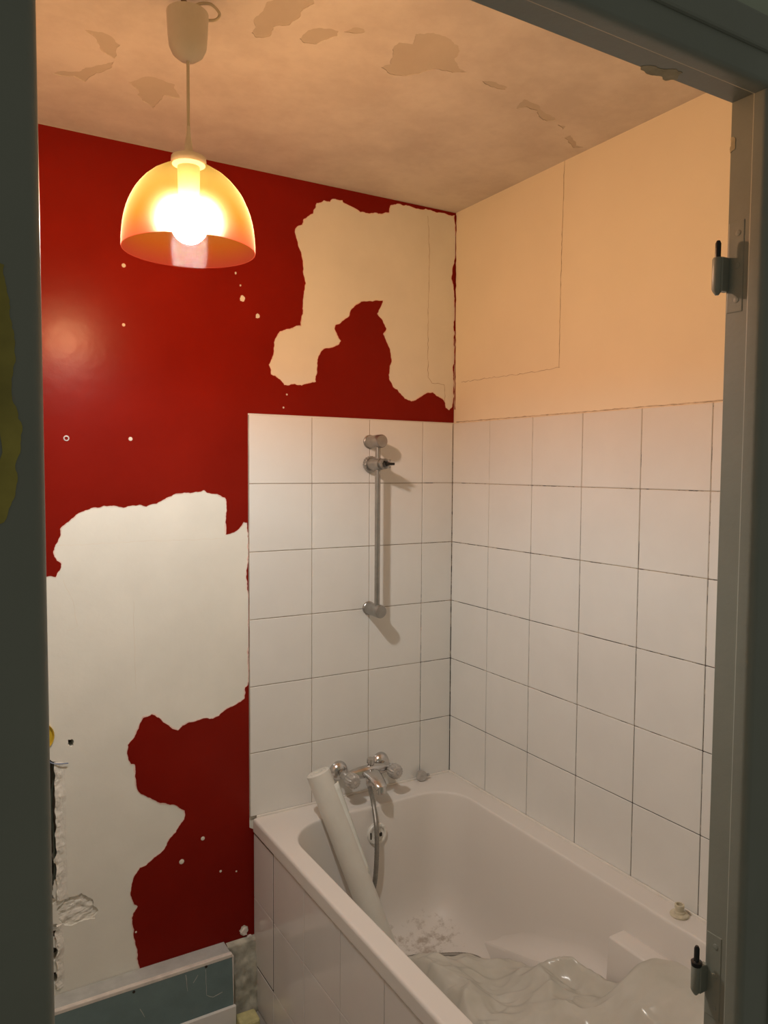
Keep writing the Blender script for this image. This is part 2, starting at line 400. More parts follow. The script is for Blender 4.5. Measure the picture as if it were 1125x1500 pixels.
c = bw(97, 642); pl = lathe('wall_plug', [(0, .0075), (.002, .0072), (.002, .0045), (-.006, .004)], (c.x, .005, c.y), (0, -1, 0), 'knob_grey', WB, 14)
# thin remains of red in the room corner and fine joints in the plaster
ribbon('corner_crack', [rw(667.5, 316) - Vector((.002, 0)), rw(666, 600) - Vector((.002, 0))], .006, 0, .0052, .006, 'red', None, 3).name = 'corner_crack'
bpy.data.objects['corner_crack'].parent = WB
ribbon('crack', [bw(627, 316), bw(629, 370), bw(627, 470), bw(627, 553), bw(633, 561), bw(651, 563), bw(652, 596)], .0016, 1, .0057, .006, 'crack', WB, 4)
ribbon('crack', [bw(80, 800), bw(150, 796), bw(230, 792), bw(330, 789)], .0012, 1, .0057, .006, 'filler', WB, 5)
ribbon('crack', [bw(92, 850), bw(107, 880), bw(113, 918), bw(98, 924)], .0012, 1, .0057, .006, 'filler', WB, 6)
ribbon('crack', [bw(196, 880), bw(197, 950), bw(199, 1010)], .0012, 1, .0057, .006, 'filler', WB, 7)
# tiles of the back wall
def tile_mesh(key, lo, hi, bev=.0012):
    return box_bm(lo, hi, bev)
J = .0011
gb = box('grout', (-.7225, .0022, RIM - .002), (-.122, .006, TOPZ - .001), 'grout_pale', WB)
box('grout', (-.1205, .0022, RIM - .03), (.004, .006, TOPZ - .001), 'grout', WB); box('grout', (-.122, .0022, RIM - .03), (-.1205, .006, 1.2), 'grout', WB); box('grout', (-.122, .0022, 1.2), (-.1205, .006, TOPZ - .001), 'grout_pale', WB)
XS = [0, -.1211, -.3211, -.5211, -.7221]
for r_ in range(6):
    for c_ in range(4):
        dz = random.uniform(-.0003, .0003)
        box('tile', (XS[c_ + 1] + J, dz, ROWS[r_ + 1] + J), (XS[c_] - J, .006, ROWS[r_] - J), 'tile', WB, .0011)
# ------------------------------------------------------------------ wall_right
WR = box('wall_right', (.006, YF - .06, -.02), (.16, .045, CEIL + .05), 'cream')
tag(WR, 'right wall painted cream above white tiles', kind='structure')
box('grout', (.0022, YF, RIM - .03), (.006, -.0005, TOPZ - .001), 'grout', WR)
YS = [0] + [-.196 - .2 * k for k in range(7)] + [YF]
for r_ in range(6):
    for c_ in range(8):
        dz = random.uniform(-.0003, .0003)
        box('tile', (dz, YS[c_ + 1] + J, ROWS[r_ + 1] + J), (.006, YS[c_] - J, ROWS[r_] - J), 'tile', WR, .0011)
ribbon('crack', [rw(827, 236), rw(824, 330), rw(821, 430), rw(819, 538)], .0022, 0, .0054, .006, 'crack', WR, 8, .001)
ribbon('crack', [rw(820, 538), rw(770, 547), rw(720, 553), rw(676, 560)], .0016, 0, .0055, .006, 'crack', WR, 9, .002)
ribbon('crack', [Vector((-.01, TOPZ + .004)), Vector((-.5, TOPZ + .003)), Vector((-1.1, TOPZ + .003)), Vector((YF + .02, TOPZ + .003))], .004, 0, .0052, .006, 'edge_dirt', WR, 10, .0008)
# ------------------------------------------------------------------ ceiling, left wall, floor
CE = box('ceiling', (XL - .05, YF - .06, CEIL + .0012), (.16, .16, CEIL + .12), 'ceiling_bare')
tag(CE, 'ceiling with flaking paint', kind='structure')
CP = [
 zoomed([(115,8),(100,45),(62,95),(52,135),(70,155),(125,150),(140,112),(205,105),(230,85),(262,45),(310,15),(330,-40),(200,-60)],350,0,2.8125),
 zoomed([(250,160),(285,125),(330,115),(410,128),(405,148),(350,165),(320,182),(270,178)],350,0,2.8125),
 zoomed([(432,132),(470,114),(515,120),(518,132),(470,138)],350,0,2.8125),
 zoomed([(585,278),(625,265),(632,205),(660,175),(715,182),(728,140),(800,135),(850,150),(905,190),(888,240),(905,280),(938,298),(880,300),(805,285),(740,305),(670,313),(620,305)],350,0,2.8125),
 zoomed([(1003,335),(1040,335),(1105,360),(1095,370),(1040,358)],350,0,2.8125),
 zoomed([(150,420),(180,385),(215,400),(250,430),(305,465),(270,470),(230,430),(185,415)],700,0,2.647),
 zoomed([(308,480),(340,490),(330,502)],700,0,2.647),
 zoomed([(335,535),(360,525),(380,565),(410,572),(372,575)],700,0,2.647),
 zoomed([(310,110),(375,118),(440,165),(420,215),(370,185)],0,0,2.5),
 zoomed([(195,270),(290,262),(420,222),(380,262),(310,300),(270,280)],0,0,2.5),
 zoomed([(470,300),(545,280),(640,310),(660,360),(600,350),(560,400),(520,370),(505,330)],0,0,2.5),
]
cp = sheet('ceiling_paint', [[(XL, YF), (.006, YF), (.006, .006), (XL, .006)]] + [ragged([cl(*p) for p in L], .13, .008, 40 + i) for i, L in enumerate(CP)], 2, CEIL, CEIL + .0012, 'ceiling_paint', CE)
tag(box('wall_left', (XL - .10, YF - .06, -.02), (XL, .05, CEIL + .05), 'plaster'), 'plain plaster wall opposite the tiled side', kind='structure')
tag(box('floor', (XL - .10, -3.6, -.08), (.16, .05, 0), 'floor'), 'grey floor', kind='structure')

# ------------------------------------------------------------------ wall_front (door wall) and the door frame
xl, xr, zt = -1.462, -.730, 2.030           # rebate opening
yb, ys, yf = -1.546, -1.576, -1.598         # room side, stop, hall side
bm = bmesh.new()
for lo, hi in (((XL - .1, -1.592, 0), (xl - .03, yb - .004, CEIL)), ((xr + .03, -1.592, 0), (.16, yb - .004, CEIL)), ((xl - .03, -1.592, zt + .03), (xr + .03, yb - .004, CEIL))):
    q = box_bm(lo, hi); me = bpy.data.meshes.new('t'); q.to_mesh(me); q.free(); bm.from_mesh(me); bpy.data.meshes.remove(me)
tag(from_bm('wall_front', bm, 'hall_wall'), 'thin partition wall around the doorway', kind='structure')
D = empty('door_1', (xr, yb, 0), 'doorway with grey-green painted frame, door taken off its hinges', kind='structure')
def member(name, prof, lift_, a, b_, mat='frame_paint'):
    """prism: 2D profile extruded from a to b_"""
    n = len(prof); vs = [lift_(p, a) for p in prof] + [lift_(p, b_) for p in prof]
    fs = [tuple(range(n)), tuple(range(2 * n - 1, n - 1, -1))] + [(i, (i + 1) % n, n + (i + 1) % n, n + i) for i in range(n)]
    return autosmooth(mesh(name, vs, fs, mat, D), 25)
st = .007                                   # how far the stop stands proud
def prof(x0, s):                            # s = +1: solid lies towards +x
    P = [(x0 + s * .045, yb), (x0 + s * .001, yb), (x0, yb - .001), (x0, ys), (x0 - s * (st - .002), ys - .0005), (x0 - s * st, ys - .003)]
    for k in range(7):
        t = k / 6 * PI / 2; P.append((x0 - s * st + s * .009 * (1 - math.cos(t)), yf + .009 - .009 * math.sin(t)))
    return P + [(x0 + s * .045, yf)]
member('jamb', prof(xr, 1), lambda p, z: (p[0], p[1], z), 0, zt + .04)
lj = member('jamb', prof(xl, -1), lambda p, z: (p[0], p[1], z), 0, zt + .04)
hp = [(p[0] - xr, p[1]) for p in prof(xr, 1)]
member('head', [(zt + p[0] * .6, p[1]) for p in hp], lambda p, x: (x, p[1], p[0]), xl - .04, xr + .04)
for (lo, hi) in (((xl - .14, yf - .004, zt + .027), (xr + .14, -1.585, zt + .063)), ((xr + .045, yf - .004, 0), (xr + .09, -1.585, zt + .063)), ((xl - .09, yf - .004, 0), (xl - .045, -1.585, zt + .063))):
    box('casing', lo, hi, 'frame_paint', D, .003, 2)
def hinge(z0, z1, zp, dark):
    h = lathe('hinge', [(0, .002), (.004, .0048), (.007, .0060), (z1 - z0 - .002, .0060), (z1 - z0, .005)], (-.7415, yb + .003, z0), (0, 0, 1), 'frame_paint', D, 18)
    lathe('hinge_pin', [(0, .0032), (zp - z1 - .003, .0032), (zp - z1, .0018)], (-.7415, yb + .003, z1), (0, 0, 1), 'black', h, 12)
    if dark: lathe('washer', [(0, .0062), (.005, .0066), (.006, .004)], (-.7415, yb + .003, z1 - .001), (0, 0, 1), 'black', h, 14)
    zc = (z0 + z1) / 2 + .008
    box('leaf', (-.7425, yb - .004, z0 + .004), (xr + .002, yb + .004, z1), 'frame_paint', h, .001)
    box('plate', (xr - .0006, yb - .022, zc - .05), (xr + .002, yb - .0015, zc + .052), 'frame_paint', h, .0012, 2)
    for dz in (-.036, .002, .038): lathe('screw', [(0, .0036), (.0006, .0032), (.0008, .002)], (xr - .0004, yb - .014, zc + dz), (-1, 0, 0), 'frame_paint', h, 12)
hinge(1.816, 1.858, 1.877, False); hinge(.990, 1.027, 1.050, True)
# paint marks on the frame
def fp(px, py, v): q = on(px, py, 1, v); return Vector((q.x, q.z))
sheet('paint_stain', [ragged([fp(*p, yf - .0003) for p in [(-20,380),(6,388),(14,440),(22,520),(25,600),(30,650),(26,700),(16,740),(6,765),(-20,770)]], .10, .004, 70)], 1, yf - .0005, yf + .001, 'yellow_paint', D)['label'] = 'yellow paint stain'
def sp(px, py): q = on(px, py, 2, zt); return Vector((q.x, q.y))
sheet('paint_chip', [ragged([sp(*p) for p in [(938,97),(955,96),(972,101),(1000,106),(992,116),(975,118),(958,110),(945,106)]], .16, .003, 71)], 2, zt - .0004, zt + .001, 'beige_chip', D)
sheet('paint_chip', [ragged([(yb - .0005, 1.975), (yb - .006, 1.977), (yb - .006, 1.990), (yb - .001, 1.992)], .16, .003, 72)], 0, xr - .0005, xr + .001, 'beige_chip', D)

# ------------------------------------------------------------------ bath panel with its tiles
BX0 = -.7125
BP = box('bath_panel', (BX0 + .0035, YF + .012, 0), (BX0 + .05, -.001, RIM - .042), 'grout_panel', loc=(BX0 + .02, -.75, 0))
tag(BP, 'white tiled side panel under the front rim of the bathtub', 'bath panel')
PY = [-.002, -.153, -.358, -.562, -.766, -.97, -1.174, -1.378, YF + .014]; PZ = [RIM - .044, .335, .130, .002]
for c_ in range(8):
    for r_ in range(3):
        g_ = .0042 if (c_ == 0 and r_ < 2) else .0010
        box('panel_tile', (BX0, PY[c_ + 1] + g_, PZ[r_ + 1] + (g_ if r_ != 0 else .001)), (BX0 + .006, PY[c_] - .001, PZ[r_] - (.0042 if c_ == 0 and r_ == 0 else .001)), 'tile_panel', BP, .0008)
# dark gap around the access hatch by the wall
for lo, hi in (((BX0 + .001, PY[1] - .001, PZ[2]), (BX0 + .004, PY[1] + .0042, PZ[0])), ((BX0 + .001, PY[1], PZ[2] - .001), (BX0 + .004, PY[0], PZ[2] + .0042)), ((BX0 + .001, PY[1], PZ[0] - .0042), (BX0 + .004, PY[0], PZ[0]))):
    tag(box('hatch_gap', lo, hi, 'hole', BP), 'dark gap around access hatch')

# ------------------------------------------------------------------ bathtub
TUB = empty('bathtub', (-.36, -.77, 0), 'white enamelled bathtub in the tiled corner, dirty inside', 'bathtub')
TX0, TX1, TY0, TY1 = -.7155, -.0012, -.0012, YF + .006
def rrect(x0, x1, y0, y1, r, nc=10, ns=12):
    """points around, y0 > y1; r may be 4 radii (back-left, back-right, front-right, front-left)"""
    rs = r if isinstance(r, (list, tuple)) else [r] * 4
    cs = [(x0 + rs[0], y0 - rs[0], PI, PI / 2, rs[0]), (x1 - rs[1], y0 - rs[1], PI / 2, 0, rs[1]), (x1 - rs[2], y1 + rs[2], 0, -PI / 2, rs[2]), (x0 + rs[3], y1 + rs[3], -PI / 2, -PI, rs[3])]
    arcs = []
    for cx, cy, a0, a1, rr in cs:
        arcs.append([Vector((cx + rr * math.cos(a0 + (a1 - a0) * k / nc), cy + rr * math.sin(a0 + (a1 - a0) * k / nc))) for k in range(nc + 1)])
    out = []
    for i in range(4):
        out += arcs[i]; a = arcs[i][-1]; b_ = arcs[(i + 1) % 4][0]
        out += [a.lerp(b_, k / ns) for k in range(1, ns)]
    return out
IN = (-.663, -.070, -.108, -1.44); IR = [.125, .105, .10, .10]
def inner(i, zz):
    k = i
    return [(p.x, p.y, zz) for p in rrect(IN[0] + k, IN[1] - k, IN[2] - k, IN[3] + k * 1.6, [max(.06, q - k * .15) for q in IR])]
def outer_(i, zz): return [(p.x, p.y, zz) for p in rrect(TX0 + i, TX1 - i, TY0 - i, TY1 + i, .006)]
rings = [outer_(.006, RIM - .041), outer_(.001, RIM - .041), outer_(0, RIM - .039), outer_(0, RIM - .037), outer_(0, RIM - .010), outer_(0, RIM - .008), outer_(.001, RIM - .0035), outer_(.004, RIM - .0006), outer_(.007, RIM), outer_(.009, RIM),
         inner(-.004, RIM), inner(-.0025, RIM), inner(.0004, RIM - .0008), inner(.0022, RIM - .0032), inner(.0034, RIM - .008), inner(.0042, RIM - .012), inner(.013, RIM - .05), inner(.028, .42), inner(.043, .32), inner(.054, .27), inner(.068, .238), inner(.088, .214), inner(.115, .200), inner(.15, .194), inner(.22, .190)]
vs, fs = [], []; n = len(rings[0])
for R_ in rings: vs += R_
for i in range(len(rings) - 1):
    for k in range(n): fs.append((i * n + k, i * n + (k + 1) % n, (i + 1) * n + (k + 1) % n, (i + 1) * n + k))
fs.append(tuple(range((len(rings) - 1) * n, len(rings) * n)))
sh = mesh('tub_shell', vs, fs, 'enamel', TUB, True, loc=(0, 0, 0))
autosmooth(sh, 45)
# sloping ledge and armrest moulded along the wall side
def zr(y): t = min(1, max(0, (-y - .30) / .46)); return .198 + .165 * t
def wall_x(z):                              # bath wall on the tiled side at height z
    T = [(.577, 0), (.559, .006), (.527, .013), (.42, .028), (.32, .043), (.27, .054), (.238, .068), (.214, .088), (.19, .12)]
    for (z1, a1), (z0, a0) in zip(T, T[1:]):
        if z >= z0: return IN[1] - (a0 + (a1 - a0) * (z - z0) / (z1 - z0))
    return IN[1] - .12
vs, fs = [], []; sec = 14; st_y = [-.30 - .02 * k for k in range(30)]
for y in st_y:
    z = zr(y); hf = .075; xw = wall_x(z + hf)
    xr_ = -.135 - .030 * min(1, (-y - .30) / .30)
    for k in range(sec):
        t = k / (sec - 1); vs.append((xw + (xr_ - xw) * t, y, z + hf * (1 - math.sqrt(1 - (1 - t) ** 2))))
    vs.append((xr_ - .004, y, z - .006)); vs.append((xr_ - .010, y, z - .03)); vs.append((xr_ - .028, y, .187))
m_ = sec + 3
for i in range(len(st_y) - 1):
    for k in range(m_ - 1): fs.append((i * m_ + k, (i + 1) * m_ + k, (i + 1) * m_ + k + 1, i * m_ + k + 1))
autosmooth(mesh('moulded_ledge', vs, fs, 'enamel', TUB, True, loc=(0, 0, 0)), 50)
bm = box_bm((-.137, -1.40, .30), (-.062, -.852, .497), .006, 3)
for v in bm.verts:
    if v.co.z < .4: v.co.x -= .012
o = from_bm('armrest', bm, 'enamel', TUB, loc=(0, 0, 0)); autosmooth(o, 30)
# overflow plate
oc = on(552, 1221, 1, -.128)
ov = lathe('overflow_plate', [(-.006, .033), (.004, .033), (.007, .030), (.007, .024), (.004, .022), (.004, .010), (.009, .009), (.009, 0)], oc, (0, -1, .12), 'white_plastic', TUB, 28)
for k in range(3):
    t = .9 + k * .55; a = oc + Vector((.027 * math.cos(t), -.006, .027 * math.sin(t)))
    box('overflow_slot', a - Vector((.003, .003, .004)), a + Vector((.003, .003, .004)), 'white_plastic', ov, .001)
box('overflow_hole', oc + Vector((.004, -.0105, -.006)), oc + Vector((.013, -.003, .004)), 'hole', ov)
box('overflow_hole', oc + Vector((-.027, -.0085, -.010)), oc + Vector((-.023, -.003, .010)), 'hole', ov)
# sealant where the rim meets the tiles
box('sealant', (TX0 + .012, -.006, RIM - .003), (-.001, -.0004, RIM + .0055), 'sealant', TUB, .0012, 2)
box('sealant', (-.006, TY1, RIM - .003), (-.0004, -.001, RIM + .0055), 'sealant', TUB, .0012, 2)

# ------------------------------------------------------------------ mixer tap
MX = empty('mixer_tap', (-.355, 0, .665), 'chrome bath mixer with two fluted knobs and hanging hose on tiled wall', 'tap')
AX = (0, -1, 0)
for x_ in (-.431, -.279):
    lathe('escutcheon', [(0, .031), (.004, .031), (.012, .028), (.020, .021), (.024, .012), (.024, 0)], (x_, 0, .665), AX, 'chrome', MX, 30)
    lathe('inlet', [(.018, .010), (.04, .010), (.04, .0135), (.066, .0135), (.070, .011), (.078, .011)], (x_, 0, .665), AX, 'chrome', MX, 8)
    kn = lathe('knob', [(.076, .012), (.078, .0215), (.084, .0235), (.100, .0235), (.107, .0215), (.111, .016), (.112, 0)], (x_ + .002, 0, .664), AX, 'knob_grey', MX, 32, flute=-.09, ang=20)
    lathe('knob_cap', [(.110, .006), (.1128, .0055), (.1128, 0)], (x_ + .002, 0, .664), AX, 'chrome', kn, 18)
tube('body', [(-.431, -.056, .665), (-.40, -.060, .668), (-.355, -.064, .670), (-.31, -.060, .668), (-.279, -.056, .665)], lambda t: .0125 + .007 * math.sin(PI * t) ** 2, 'chrome', MX, 16)
# spout: flattened, widening tongue
path = spline([(-.357, -.055, .668), (-.357, -.080, .670), (-.357, -.110, .664), (-.357, -.138, .652), (-.357, -.148, .644)], 6)
vs, fs = [], []; nn = 16
for i, p in enumerate(path):
    t = i / (len(path) - 1); d = (path[min(i + 1, len(path) - 1)] - path[max(i - 1, 0)]).normalized(); v = Vector((1, 0, 0)); u = d.cross(v).normalized()
    a, b_ = .034 - .017 * t, .012 - .001 * t
    for k in range(nn):
        q = 2 * PI * k / nn; vs.append(p + v * a * math.cos(q) + u * b_ * math.sin(q))
for i in range(len(path) - 1):
    for k in range(nn): fs.append((i * nn + k, i * nn + (k + 1) % nn, (i + 1) * nn + (k + 1) % nn, (i + 1) * nn + k))
fs += [tuple(range(nn)), tuple(range(len(vs) - nn, len(vs)))]
spo = autosmooth(mesh('spout', vs, fs, 'chrome', MX), 50)
lathe('aerator', [(0, .0140), (.006, .0152), (.022, .0152), (.024, .011), (.020, .010)], (-.357, -.143, .651), (0, -.15, -1), 'chrome', spo, 20)
dv = lathe('diverter', [(0, .011), (.016, .010), (.017, .013), (.030, .0125), (.032, .009), (.032, 0)], (-.345, -.058, .676), (0, 0, 1), 'chrome', MX, 18, flute=-.06)
lathe('hose_nut', [(0, .010), (.010, .0115), (.028, .0115), (.034, .0085)], (-.362, -.080, .663), (0, 0, -1), 'chrome', MX, 8)
hp_ = [(-.362, -.080, .632), on(547, 1178, 1, -.105), on(551.5, 1215, 1, -.150), on(551.5, 1262, 1, -.165), on(547, 1302, 1, -.165),
       (-.425, -.170, .32), (-.455, -.195, .225), (-.475, -.26, .207), (-.455, -.305, .206), (-.41, -.318, .204), (-.35, -.312, .204), (-.28, -.340, .203), (-.20, -.392, .205), (-.185, -.46, .205), (-.22, -.60, .206)]
tube('shower_hose', hp_, .0075, 'hose_metal', MX, 12, 22, rib=.07)

# ------------------------------------------------------------------ shower rail
SR = empty('shower_rail', (-.325, 0, 1.43), 'grey metal shower slide rail fixed upright on the tiled wall', 'shower rail')
bx, by = -.3265, -.060
lathe('bar', [(1.168, .0085), (1.705, .0085)], (bx, by, 0), (0, 0, 1), 'satin_metal', SR, 20)
for z in (1.7005, 1.173):
    br = lathe('wall_bracket', [(.0, .0215), (.006, .0215), (.008, .0195), (.050, .0195), (.050, .0185), (.052, .0185), (.052, .0205), (.078, .0205), (.082, .018), (.0825, 0)], (bx + .003, 0, z), AX, 'satin_metal', SR, 30)
sl = lathe('slider', [(.016, .0195), (.05, .0195), (.066, .0190), (.080, .017), (.080, 0)], (bx + .002, 0, 1.630), AX, 'satin_metal', SR, 26)
lathe('slider_knob', [(.004, .0235), (.006, .0255), (.020, .0255), (.022, .0235)], (bx + .002, 0, 1.630), AX, 'satin_metal', sl, 36, flute=-.06, ang=15)
lathe('holder_ring', [(.080, .0165), (.094, .0165), (.094, .010), (.082, .009)], (bx + .006, 0, 1.631), AX, 'satin_metal', sl, 24)
for s in (-1, 1):
    box('holder_fork', (bx + .006, -.112, 1.631 + s * .010 - .0035), (bx + .017, -.088, 1.631 + s * .010 + .0035), 'satin_metal', sl, .0015)
lathe('holder_pin', [(0, .005), (.028, .004), (.028, 0)], (bx + .004, -.10, 1.631), (1, -.3, 0), 'black', sl, 10)

# ------------------------------------------------------------------ pendant lamp
LT = 1.375
dl = RM.transposed() @ Vector(((277 - 562.5) / FPX, (310 - 750) / FPX, 1)); LP = CAM + dl * LT
lx, ly = LP.x, LP.y
def lz(py):                                  # height on the lamp's axis for a picture row
    lo, hi = 1.5, 2.7
    for _ in range(40):
        mid = (lo + hi) / 2; q = RM @ (Vector((lx, ly, mid)) - CAM)
        if 750 + FPX * q.y / q.z > py: lo = mid
        else: hi = mid
    return lo
PL = empty('pendant_lamp', (lx, ly, CEIL), 'lit pendant lamp with orange dome shade hanging from the ceiling', 'lamp')
zrim = lz(368); R = .117; H = lz(240) - zrim
pr = []
for k in range(15):
    t = k / 14; pr.append((H * t, R * (1 - t ** 2.35) ** .51 if t < 1 else .0))
pr = [(a, max(r_, .026)) for a, r_ in pr]
pin = [(a - .0012 if a > .1 else a, r_ - .0018) for a, r_ in pr]
shd = lathe('lamp_shade', [(0, R - .0018), (0, R)] + pr[1:] , (lx, ly, zrim), (0, 0, 1), 'shade', PL, 56, loc=(lx, ly, zrim), ang=80)
me = shd.data; bm = bmesh.new(); bm.from_mesh(me)
bmesh.ops.delete(bm, geom=[f for f in bm.faces if len(f.verts) > 4], context='FACES'); bm.to_mesh(me); bm.free()
shd['label'] = 'orange translucent dome shade'
zt_ = zrim + H
lathe('collar', [(-.006, .020), (-.002, .029), (.004, .031), (.011, .030), (.014, .024), (.017, .0105), (.0175, 0)], (lx, ly, zt_), (0, 0, 1), 'ivory', PL, 32)
lathe('cord_grip', [(0, .0095), (.004, .0105), (.008, .008), (.035, .0042), (.05, .003)], (lx, ly, zt_ + .015), (0, 0, 1), 'ivory', PL, 18)
zc = lz(90); zc1 = lz(20)
lathe('cord', [(0, .0028), (zc - zt_ - .03 + .01, .0028)], (lx, ly, zt_ + .04), (0, 0, 1), 'cord', PL, 12)
hc = zc1 - zc
lathe('ceiling_cup', [(0, .006), (.003, .016), (.012, .027), (.024, .0325), (.042, .0345), (hc, .0365), (hc, .0345), (hc - .02, .032)], (lx, ly, zc), (0, 0, 1), 'ivory', PL, 36)
tube('hook', [(lx + .002, ly, zc1 - .02), (lx + .004, ly, zc1 + .008), (lx - .008, ly, zc1 + .022), (lx - .004, ly, CEIL - .012), (lx, ly, CEIL + .001)], .0042, 'hook', PL, 10)
tube('wire', [(lx + .004, ly - .004, zc1 - .01), (lx + .012, ly - .006, zc1 + .014), (lx + .038, ly - .008, zc1 + .024), (lx + .056, ly - .006, zc1 + .014), (lx + .050, ly - .004, zc1 + .002), (lx + .032, ly, zc1 - .004), (lx + .028, ly, zc1 - .02)], .0026, 'cord', PL, 10)
zb = lz(357)
lathe('lamp_holder', [(.082, .014), (.088, .019), (H - .004 - (zb - zrim), .020)], (lx, ly, zb), (0, 0, 1), 'ivory', PL, 20)
lathe('bulb_neck', [(.055, .0235), (.060, .021), (.072, .0155), (.084, .0145)], (lx, ly, zb), (0, 0, 1), 'white_plastic', PL, 24)
bp_ = [(0, 0)] + [(.031 - .031 * math.cos(t), .031 * math.sin(t)) for t in [k * PI / 16 for k in range(1, 13)]] + [(.055, 0)]
blb = lathe('light_bulb', bp_, (lx, ly, zb), (0, 0, 1), 'bulb', PL, 28, ang=80); blb['label'] = 'glowing light bulb'

# ------------------------------------------------------------------ roll of sheeting leaning in the tub
r0 = .0355
top = (on(448, 1133, 1, -.116) + on(483, 1129, 1, -.116)) / 2
bot = Vector((-.409, -.270, .213)); dirr = (bot - top).normalized(); u = dirr.cross(Vector((0, 1, 0))).normalized(); v = dirr.cross(u)
L = (bot - top).length
RO = empty('rolled_sheet', bot, 'pale rolled-up sheet standing in the bathtub, leaning on its rim beside the tap', 'roll')
prr = [(0, .012), (.004, .012), (.004, .014), (0, .015), (0, .022), (.002, .023), (.002, .0245), (0, .025), (0, r0 - .002), (.002, r0), (L, r0)]
lathe('roll_body', [(0.006, 0), (0.006, .012)] + prr[1:], top, dirr, 'roll', RO, 40)
# outer flap of the sheet standing off along one side
vs, fs = [], []
for i in range(15):
    t = i / 14; c = top + dirr * (L * (.06 + .50 * t)); rr = r0 + .001
    for k in range(6):
        a = 1.05 - .17 * k; off = .0008 + .012 * (k / 5) ** 1.6 * (1 - .6 * t)
        vs.append(c + (u * math.cos(a + PI) + v * math.sin(a + PI)) * (rr + off) if False else c + (Vector((1, 0, 0)) * math.cos(a) + Vector((0, -1, 0)) * math.sin(a)) * (rr + off))
n_ = 6
for i in range(14):
    for k in range(5): fs.append((i * n_ + k, (i + 1) * n_ + k, (i + 1) * n_ + k + 1, i * n_ + k + 1))
fl = mesh('loose_flap', vs, fs, 'roll_edge', RO, True); fl['label'] = 'loose white outer edge'
sm = fl.modifiers.new('t', 'SOLIDIFY'); sm.thickness = .0012

# ------------------------------------------------------------------ small things on the bath rim
c = on(617, 1138, 1, -.022); c.z = RIM + .0185
GK = empty('overflow_knob', (c.x, c.y, RIM), 'round grey knob stood on edge on the bath rim near the corner', 'knob')
lathe('disc', [(-.006, .012), (-.004, .0175), (.003, .0185), (.007, .017), (.0075, 0)], c, (-.25, -1, .12), 'knob_grey', GK, 28)
lathe('stem', [(0, .004), (.013, .004), (.014, .0055), (.021, .005), (.021, 0)], c + Vector((.010, .002, -.003)), (1, -.15, 0), 'knob_grey', GK, 12)
c = on(995, 1341, 2, RIM)
FT = empty('plastic_fitting', (c.x, c.y, RIM), 'beige plastic flanged fitting standing on the bath rim by the right wall', 'fitting')
lathe('flange', [(0, .0205), (.003, .0215), (.0055, .020), (.007, .014)], (c.x, c.y, RIM + .0003), (0, 0, 1), 'beige_plastic', FT, 28)
lathe('spigot', [(.005, .0135), (.011, .0125), (.012, .0095), (.018, .0095), (.0185, .0108), (.027, .0108), (.027, .0075), (.018, .007)], (c.x, c.y, RIM), (0, 0, 1), 'beige_plastic', FT, 20)

# ------------------------------------------------------------------ crumpled polythene in the tub
NX, NY = 90, 130; vs, fs = [], []
def left_x(y):  return max(-.62, -.445 - .10 * max(0, (-y - .50)) / .5 + .012 * noise.noise(Vector((y * 14, 3, 0))))
for j in range(NY + 1):
    t = j / NY
    for i in range(NX + 1):
        s = i / NX
        yb0 = -.365 - .12 * s - .165 * s ** 6 + .018 * noise.noise(Vector((s * 7, 1.7, 0)))      # ragged back edge
        y = yb0 + (-1.40 - yb0) * t
        xl_ = left_x(y); xr2 = -.152 + .072 * min(1, max(0, (-y - .93) / .09))
        x_ = xl_ + (xr2 - xl_) * s
        base = .255 + .125 * min(1, max(0, (-y - .44) / .60)) + .030 * s ** 1.6 * min(1, max(0, (-y - .55) / .35))
        q = Vector((x_ * 4.2 + y * 2.6, y * 3.0 - x_ * 3.4, .3)); q += Vector((noise.noise(q * 1.3), noise.noise(q * 1.3 + Vector((7, 0, 0))), 0)) * .5
        rid = 1 - abs(noise.noise(q)) * 2.4
        rid2 = 1 - abs(noise.noise(Vector((x_ * 8 + y * 9, y * 5 - x_ * 9, 2.1)))) * 2
        rid3 = 1 - abs(noise.noise(Vector((x_ * 19 + y * 17, y * 12 - x_ * 17, 4.1)))) * 2
        h = .046 * rid + .014 * rid2 + .005 * rid3
        edge = min(1, s / .10, (1 - s) / .05 + .35, t / .05 + .25)
        z = base + h * (.45 + .55 * edge) - .045 * (1 - min(1, s / .12)) ** 1.5 - .02 * (1 - min(1, t / .06))
        z += .022 * math.exp(-((s - .68) / .22) ** 2 - (t / .16) ** 2)
        fx = min(1, max(0, (x_ + .27) / .115)); fx = fx * fx * (3 - 2 * fx); fy = min(1, max(0, (-y - .89) / .09)); fy = fy * fy * (3 - 2 * fy)
        z += (max(z, .504 + .003 * rid2) - z) * fx * fy
        z = min(z, .53)
        vs.append((x_, y, z))
for j in range(NY):
    for i in range(NX):
        a = j * (NX + 1) + i; fs.append((a, a + 1, a + NX + 2, a + NX + 1))
